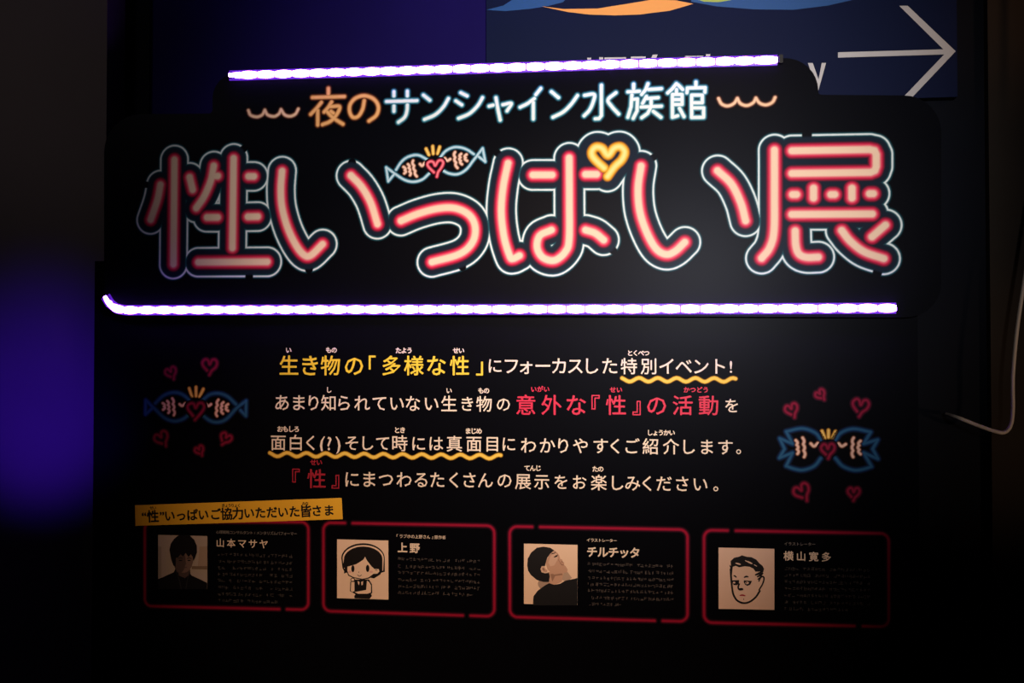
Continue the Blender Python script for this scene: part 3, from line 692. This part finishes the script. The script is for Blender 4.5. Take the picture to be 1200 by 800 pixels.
# --- the tilted yellow label
yl = [K1(p) for p in ((40, 77), (1157, 37), (1163, 152), (43, 188))]
lab = obj('yellow_label', slab('yellow_label', yl, KL, KL + .0022, [M['label'], M['edge']]), sb)
lab['label'] = 'yellow tilted heading strip'
xs = [90, 138, 187, 228, 290, 350, 410, 475, 535, 597, 657, 718, 780, 840, 902, 963, 1023, 1088]
ang = math.atan2(yl[1][1] - yl[0][1], yl[1][0] - yl[0][0])
cells = row([(c_, x, 1.0 if c_ in '性協力皆' else .93) for c_, x in zip('“性”いっぱいご協力いただいた皆さま', xs)], K1, 136, 104, 14.4, 138, 1088)
part('text_line', cells, M['black'], .03, lab, KL + .0027, ang)
for t, x, y in (('せい', 138, 91), ('きょうりょく', 560, 78), ('みな', 961, 67)):
    part('furigana', row(seq(t, [x + (i - (len(t) - 1) / 2) * 17 for i in range(len(t))]), K1, y, y, 4, 0, 1), M['black'], .03, lab, KL + .0027, ang)

# ------------------------------------------------------------------ LED strips
def strip(path_px, label, first):
    k = .0
    P = [np.array(uv(x, y, k)) for x, y in path_px]
    P = catmull(P, 8); L_ = [0]
    for a_, b_ in zip(P[:-1], P[1:]): L_.append(L_[-1] + np.linalg.norm(b_ - a_))
    L_ = np.array(L_); PA = np.array(P)
    at_ = lambda s: np.array([np.interp(s, L_, PA[:, 0]), np.interp(s, L_, PA[:, 1])])
    org = at_(L_[-1] / 2)
    t = thing('led_strip_light', label, 'light strip', frame @ Vector((org[0], 0, org[1])), RZ, None)
    def sweep(s0, s1, n, hfun, y0, yt, m_, name, ends=True):
        V = []; Fc = []; NS = 7
        for i in range(n + 1):
            s = s0 + (s1 - s0) * i / n; p = at_(s) - org
            d = at_(min(L_[-1], s + .003)) - at_(max(0, s - .003)); d /= np.linalg.norm(d); nn = np.array((-d[1], d[0]))
            h, th = hfun(i / n)
            for j in range(NS):
                a_ = math.pi * j / (NS - 1)
                q = p + nn * h * math.cos(a_)
                V.append((q[0], -(y0 + (th - y0) * abs(math.sin(a_)) ** .8), q[1]))
        for i in range(n):
            for j in range(NS - 1):
                a_ = i * NS + j; Fc.append((a_, a_ + NS, a_ + NS + 1, a_ + 1))
            Fc.append((i * NS + NS - 1, (i + 1) * NS + NS - 1, (i + 1) * NS, i * NS))
        Fc.append(tuple(range(NS))); Fc.append(tuple(reversed(range(n * NS, (n + 1) * NS))))
        me = mesh(name, V, Fc, [m_], smooth=False)
        bm = bmesh.new(); bm.from_mesh(me); bmesh.ops.recalc_face_normals(bm, faces=bm.faces); bm.to_mesh(me); bm.free()
        return obj(name, me, t)
    sweep(0, L_[-1], int(L_[-1] / .02), lambda q: (.0120, .0026), .0012, 0, M['led_halo'], 'led_halo')  # glowing band added wider than the LEDs, imitates their halo
    sweep(0, L_[-1], int(L_[-1] / .02), lambda q: (.0062, .0062), .0026, 0, M['sleeve'], 'sleeve')
    pitch = .0412; s = first
    if first > .01: sweep(.001, first - .0022, 3, lambda q: (.0045 + .0025 * q, .0085), .003, 0, M['led'], 'led_segment')
    while s < L_[-1] - .012:
        e = min(s + pitch - .0032, L_[-1] - .001)
        if L_[-1] - e < .015: e = L_[-1] - .001
        sweep(s, e, 6, lambda q: (.0062 + .0028 * math.sin(math.pi * q) ** 1.2, .0085 + .0015 * math.sin(math.pi * q)), .003, 0, M['led'], 'led_segment')
        s += pitch
    return t, org, at_, L_
t1, o1, at1, L1 = strip([(269, 88.8), (400, 85.2), (600, 79.4), (760, 74.6), (911, 70.6)], 'glowing violet white LED strip along the top edge of the board, above the subtitle', .028)
ec = uv(914.5, 70.4)
obj('end_cap', box('end_cap', ec[0] - o1[0] - .004, ec[0] - o1[0] + .004, -.011, -.0015, ec[1] - o1[1] - .009, ec[1] - o1[1] + .009, M['cap']), t1)
strip([(124, 347), (128, 354), (135, 360.5), (147, 363.2), (170, 363.3), (400, 362.7), (700, 362.2), (1050, 361)], 'glowing violet white LED strip under the big title, curled up at its left end', .026)

# ------------------------------------------------------------------ cable hanging at the right
def tube(name, pts, r, m_, sides=8):
    pts = [Vector(p) for p in catmull(pts, 8)]; V = []; Fc = []
    for i, p in enumerate(pts):
        d = (Vector(pts[min(i + 1, len(pts) - 1)]) - Vector(pts[max(i - 1, 0)])).normalized()
        a_ = d.orthogonal().normalized() if i == 0 else (a_ - d * a_.dot(d)).normalized()
        b_ = d.cross(a_)
        for j in range(sides):
            t = 2 * math.pi * j / sides; V.append(p + (a_ * math.cos(t) + b_ * math.sin(t)) * r)
    for i in range(len(pts) - 1):
        for j in range(sides):
            a1_ = i * sides + j; b1_ = i * sides + (j + 1) % sides
            Fc.append((a1_, b1_, b1_ + sides, a1_ + sides))
    Fc.append(tuple(reversed(range(sides)))); Fc.append(tuple(range((len(pts) - 1) * sides, len(pts) * sides)))
    return mesh(name, V, Fc, [m_], smooth=True)
kc = -.05
org = world_at(1186, 480, kc)
pp = [(1232, 120, kc), (1216, 230, kc), (1201, 325, kc), (1192, 385, kc), (1187, 440, kc), (1187, 478, kc), (1184.5, 498, kc), (1177, 506.5, kc), (1165, 505, kc), (1145, 498, kc - .01), (1122, 489, kc - .03), (1108, 485, -.145)]
top = world_at(1232, 120, kc); pts = [Vector((top.x + .03, top.y, 3.19)), Vector((top.x + .01, top.y, top.z + .5))] + [world_at(x, y, k_) for x, y, k_ in pp]
cb = obj('hanging_cable', tube('cable', [tuple(p - org) for p in pts], .0042, M['cable']))
cb.location = org; cb['label'] = 'thin pale cable hanging down and looping left, beside the black board'; cb['category'] = 'cable'
